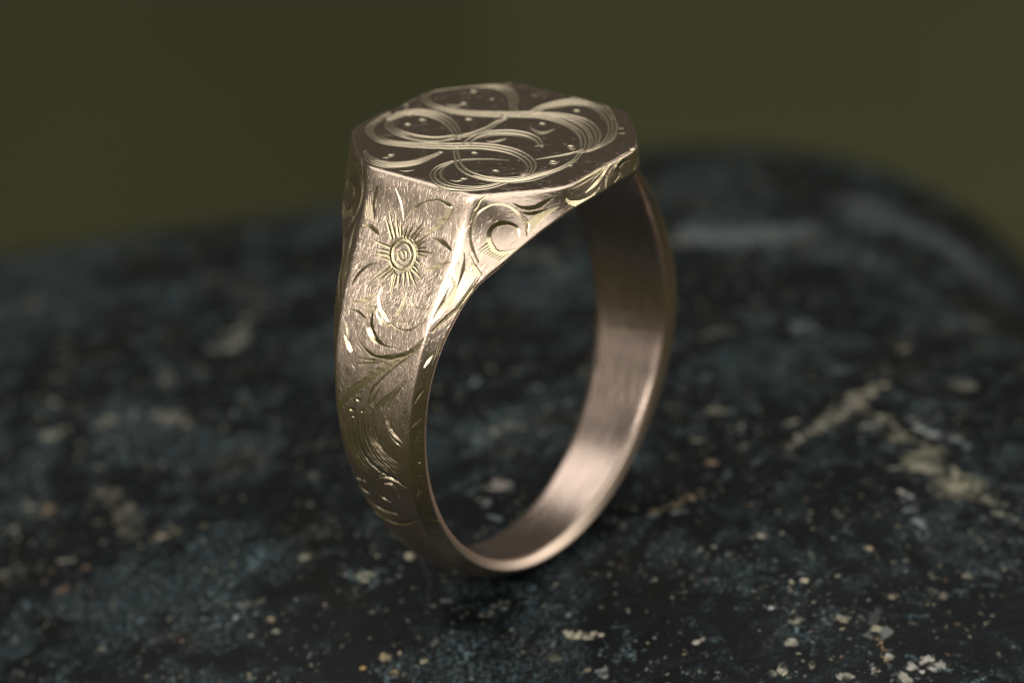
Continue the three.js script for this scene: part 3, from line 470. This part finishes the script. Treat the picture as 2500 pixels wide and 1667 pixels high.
  U([[90, 600], [115, 720], [170, 850], [250, 950], [330, 990]], [0.06, 0.3, 0.3, 0.2, 0.06], 0.05, 'wedge', 1); U([[140, 480], [145, 620], [170, 760], [230, 880], [300, 945]], [0.05, 0.12, 0.14, 0.05]);
  U([[335, 1050], [360, 1120], [400, 1180], [475, 1228]], [0.04, 0.12, 0.12, 0.04]); U([[385, 1010], [460, 1010], [540, 1050], [600, 1110]], [0.05, 0.14, 0.14, 0.05], 0.05); U([[430, 1075], [490, 1080], [530, 1130], [550, 1180]], [0.05, 0.14, 0.1, 0.04], 0.05, 'wedge', 1); U([[350, 1030], [400, 980], [470, 990]], [0.04, 0.1, 0.04]);
  U([[240, 1210], [330, 1300], [430, 1370], [540, 1412], [640, 1412], [720, 1370]], [0.06, 0.16, 0.18, 0.18, 0.12, 0.04], 0.06); U([[215, 1130], [300, 1220], [400, 1290], [520, 1330], [560, 1370]], [0.05, 0.12, 0.14, 0.05]); U([[170, 1010], [230, 1030], [260, 1060]], [0.05, 0.14, 0.05]); U([[190, 1070], [220, 1100], [300, 1160]], [0.08, 0.16, 0.05]);
  for (const [x, y, r] of [[195, 345, 0.11], [140, 430, 0.12], [155, 480, 0.08], [230, 440, 0.07], [405, 400, 0.07], [490, 1170, 0.05]]) { const p = Z4f([[x, y]])[0]; shoulder.dot(p[0], p[1], r, 0.06); }
  hatch(shoulder, Z4f, [300, 330], [210, 480], [400, 200], [320, 380], 4, { w: [0.02, 0.07, 0.03], d: 0.03 });
  shoulder.wear(1.0);
}

// --- the slanting side panel: crescent scroll, leaf sprays, shading lines
const panel = new Patch((i, j) => worldAt(NT - I_PC + Math.round(j * (I_PC - I_LOW) / 399), J_TOP - i), NSIDE + 1, 400, 512, 2048);
{
  panel.scratches(2200, 0.3, 0.045, 0.006, 1.2, 2.0);
  const A = (p, w, d = 0.05, kind = 'v', side = 1, n = 4) => panel.stroke(Z1f(p), { w, d, kind, side, n });
  A([[1088, 1345], [1042, 1235], [1032, 1130], [1070, 1030], [1150, 962], [1240, 946], [1310, 970], [1370, 1020], [1408, 1090], [1412, 1168]], [0.08, 0.16, 0.14, 0.10, 0.08, 0.08, 0.12, 0.16, 0.06], 0.06, 'wedge', -1);
  A([[1365, 1168], [1358, 1110], [1300, 1078], [1220, 1084], [1166, 1130], [1160, 1200], [1200, 1258], [1260, 1282], [1340, 1256]], [0.05, 0.2, 0.22, 0.22, 0.22, 0.22, 0.24, 0.2, 0.05], 0.08, 'wedge', -1);
  for (let k = 0; k < 9; k++) { const t = k / 8; A([[lerp(1155, 1290, t), lerp(1215, 1285, t) + 14 * Math.sin(t * 3)], [lerp(1085, 1225, t), lerp(1265, 1335, t)]], [0.13, 0.05], 0.05); }
  A([[1325, 942], [1400, 972], [1490, 962], [1600, 900]], [0.05, 0.2, 0.26, 0.06], 0.07, 'wedge', 1); A([[1370, 1000], [1450, 1012], [1560, 980]], [0.05, 0.2, 0.05], 0.06, 'wedge', 1); A([[1395, 1030], [1425, 1080], [1420, 1150]], [0.05, 0.14, 0.05], 0.05);
  hatch(panel, Z1f, [1435, 1062], [1490, 1010], [1440, 1150], [1640, 960], 7, { w: [0.03, 0.07, 0.03], d: 0.035 });
  A([[1098, 1430], [1050, 1370], [1022, 1290]], [0.16, 0.2, 0.05], 0.07, 'wedge', 1); A([[990, 1285], [985, 1380], [940, 1520]], [0.05, 0.18, 0.04], 0.06, 'wedge', 1);
  A([[1180, 880], [1090, 940], [1050, 1000], [1020, 1100]], [0.04, 0.1, 0.1, 0.04], 0.03);
  const B = (p, w, d = 0.05, kind = 'v', side = 1, n = 4) => panel.stroke(Z2f(p), { w, d, kind, side, n });
  B([[1232, 862], [1150, 985], [1060, 1095], [960, 1190], [862, 1285]], [0.06, 0.14, 0.14, 0.2, 0.1], 0.06); B([[1205, 870], [1120, 1000], [1040, 1095]], [0.05, 0.1, 0.04]); B([[1255, 880], [1180, 1000], [1100, 1090], [1030, 1150]], [0.04, 0.1, 0.1, 0.03]);
  B([[1015, 860], [1040, 940], [1000, 1040], [930, 1130], [855, 1225]], [0.04, 0.24, 0.34, 0.26, 0.06], 0.07, 'wedge', 1); B([[985, 960], [940, 1060], [870, 1180]], [0.04, 0.14, 0.04], 0.05); B([[1290, 870], [1210, 1020], [1130, 1110], [1060, 1190]], [0.03, 0.07, 0.07, 0.03], 0.03);
  hatch(panel, Z2f, [915, 1350], [878, 1500], [965, 1340], [940, 1500], 5, { w: [0.02, 0.06, 0.03], d: 0.03 });
  B([[868, 1460], [840, 1500], [800, 1560]], [0.05, 0.14, 0.05], 0.05, 'wedge', 1);
  const C = (p, w, d = 0.05, kind = 'v', side = 1, n = 4) => panel.stroke(Z4f(p), { w, d, kind, side, n });
  C([[765, 255], [715, 315], [680, 375]], [0.05, 0.14, 0.05]); C([[745, 500], [700, 540], [670, 575]], [0.05, 0.2, 0.06], 0.06, 'wedge', 1); C([[730, 630], [690, 680], [660, 720]], [0.04, 0.12, 0.04]); C([[660, 705], [720, 698], [780, 688]], [0.04, 0.1, 0.04]); C([[720, 790], [735, 850], [730, 890], [700, 875]], [0.04, 0.12, 0.14, 0.04], 0.06, 'wedge', 1);
  C([[690, 960], [720, 1005], [790, 970]], [0.04, 0.12, 0.04]); C([[715, 1110], [735, 1120], [720, 1160], [700, 1190]], [0.05, 0.2, 0.16, 0.04], 0.07, 'wedge', 1); C([[765, 1355], [820, 1378], [895, 1385]], [0.04, 0.12, 0.08]); C([[800, 1455], [860, 1475], [920, 1488]], [0.04, 0.14, 0.08]); C([[700, 1040], [720, 1060]], [0.06, 0.04]);
  hatch(panel, Z4f, [760, 590], [755, 680], [700, 560], [705, 660], 4, { w: [0.02, 0.05, 0.02], d: 0.025 });
  hatch(panel, Z4f, [850, 130], [830, 250], [800, 120], [790, 280], 4, { w: [0.02, 0.05, 0.02], d: 0.025 });
  panel.wear(1.0);
}

// --- the upright edge under the face: scroll with a round boss
const edge = new Patch((i, j) => worldAt(I_PC + Math.round(j * (NT - 2 * I_PC) / 199), J_TOP - i), NSIDE + 1, 200, 320, 1280);
{
  edge.scratches(500, 0.3, 0.02, 0.004);
  const A = (p, w, d = 0.05, kind = 'v', side = 1, n = 4) => edge.stroke(Z5f(p), { w, d, kind, side, n });
  A([[815, 1235], [900, 1180], [1000, 1120], [1110, 1045], [1250, 905], [1390, 815], [1480, 800], [1530, 850], [1540, 950], [1500, 1050], [1440, 1110]], [0.05, 0.12, 0.14, 0.14, 0.16, 0.18, 0.18, 0.16, 0.14, 0.05], 0.05, 'wedge', 1);
  A([[790, 1330], [850, 1370], [950, 1370], [1060, 1310], [1150, 1210]], [0.1, 0.28, 0.28, 0.16, 0.05], 0.07, 'wedge', -1);
  A([[1385, 890], [1310, 985], [1282, 1082]], [0.05, 0.2, 0.05], 0.07, 'wedge', 1); A([[1300, 975], [1235, 1080], [1215, 1215]], [0.05, 0.22, 0.05], 0.07, 'wedge', 1); A([[1262, 918], [1200, 1045], [1115, 1160], [1000, 1265]], [0.05, 0.18, 0.2, 0.04], 0.06, 'wedge', 1); A([[1220, 940], [1140, 1060], [1060, 1150]], [0.04, 0.12, 0.04]);
  A([[1162, 1172], [1100, 1275], [1060, 1310]], [0.05, 0.12, 0.04]); A([[1355, 1082], [1300, 1192]], [0.12, 0.05]);
  A([[1470, 915], [1400, 930], [1350, 985], [1350, 1050], [1400, 1100], [1440, 1105], [1490, 1060], [1505, 980]], [0.06, 0.2, 0.26, 0.2, 0.1, 0.1, 0.08, 0.04], 0.07, 'wedge', -1);
  A([[1560, 930], [1550, 1020], [1500, 1090]], [0.1, 0.16, 0.06], 0.05, 'wedge', 1);
  hatch(edge, Z5f, [775, 1380], [740, 1440], [960, 1400], [860, 1480], 7, { w: [0.03, 0.06, 0.03], d: 0.03 });
  for (const k of [0, 1, 2]) A([[860, 1190 + k * 18], [1000, 1105 + k * 22], [1130, 1020 + k * 26]], [0.02, 0.06, 0.02], 0.02);
  edge.wear(0.8);
}

const faceMaterial = face.material(ROSE, { rough: 0.21, gold: [0.90, 0.79, 0.54], cutRough: 0.35 });
const shoulderMaterial = shoulder.material(ROSE, { rough: 0.32, cutRough: 0.29 });
const panelMaterial = panel.material(ROSE, { rough: 0.30, cutRough: 0.26 });
const edgeMaterial = edge.material(ROSE, { rough: 0.33, cutRough: 0.26 });
const inner = new Patch((i, j) => worldAt(Math.round(j * NT / 399), i), NIN + 1, 400, 512, 2048);
inner.scratches(900, 2.2, 0.05, 0.0025, 1.57, 0.5); inner.scratches(250, 0.5, 0.04, 0.002, 0, 3); inner.wear(0.3);
for (const dy of [0, 46]) inner.stroke([[1465, 751 + dy], [1530, 756 + dy], [1610, 764 + dy]], { w: [0.3, 0.5, 0.3], d: 0.005, cut: 0.1 });
const bandMaterial = inner.material([0.58, 0.455, 0.38], { rough: 0.26 });
const polished = new THREE.MeshStandardMaterial({ metalness: 1, roughness: 0.34, color: new THREE.Color().setRGB(...ROSE) });

addPart('engraved_face', strip(I_PA, NT - I_PA, J_TOP, J_SIDE2, (i, j) => [j, i]), faceMaterial, ring);
addPart('flower_shoulder', strip(NT - I_PA, NT - I_LOW, J_TOP, J_SIDE2, (i, j) => [j, i]), shoulderMaterial, ring);
addPart('flower_shoulder', strip(I_LOW, I_PA, J_TOP, J_SIDE2, (i, j) => [1 - j, 1 - i]), shoulderMaterial, ring);
for (const far of [false, true]) {
  const [j0, j1] = far ? [J_SIDE2, J_RIM2] : [J_SIDE, J_TOP], u = (j) => far ? j : 1 - j;
  addPart('side_panel', strip(NT - I_PC, NT - I_LOW, j0, j1, (i, j) => [u(j), i]), panelMaterial, ring);
  addPart('side_panel', strip(I_LOW, I_PC, j0, j1, (i, j) => [u(j), 1 - i]), panelMaterial, ring);
  addPart('scroll_edge', strip(I_PC, NT - I_PC, j0, j1, (i, j) => [u(j), i]), edgeMaterial, ring);
  addPart('rim', strip(0, NT, far ? J_RIM2 : J_RIM, far ? NS : J_SIDE, (i, j) => [j, i]), polished, ring);
}
addPart('shank', strip(NT - I_LOW, NT + I_LOW, J_SIDE, J_RIM2, (i, j) => [j, i]), polished, ring);
addPart('inner_band', strip(0, NT, 0, J_RIM, (i, j) => [j, i]), bandMaterial, ring);

// ---------------------------------------------------------------- soft lamps and their fixtures, added outside the picture
addedSoftboxes.forEach((s, i) => {
  const lamp = new THREE.Group();
  lamp.name = 'added_softbox_lamp' + (i ? '_00' + i : ''); lamp.userData = { label: s.label, category: 'lamp', group: 'added softbox lamps around the stone' };
  lamp.position.set(s.at[0], s.at[1] + RING_Y * MM, s.at[2]); scene.add(lamp);
  if (s.flat) lamp.rotation.x = Math.PI / 2; else lamp.lookAt(0, RING_Y * MM, 0);          // the lamp shines along its own +z
  const colour = new THREE.Color().setRGB(...s.c);
  const light = new THREE.RectAreaLight(colour, s.k, s.w, s.h); light.rotation.y = Math.PI; light.position.z = 0.004; lamp.add(light);
  addPart('diffuser', new THREE.BoxGeometry(s.w, s.h, 0.004), new THREE.MeshStandardMaterial({ color: 0x888888, roughness: 1, emissive: colour, emissiveIntensity: 0.02 * s.k }), lamp).position.z = -0.002;
  addPart('housing', new THREE.BoxGeometry(s.w + 0.03, s.h + 0.03, 0.06), new THREE.MeshStandardMaterial({ color: 0x0c0c0c, roughness: 0.9 }), lamp).position.z = -0.036;
});
renderer.render(scene, camera);
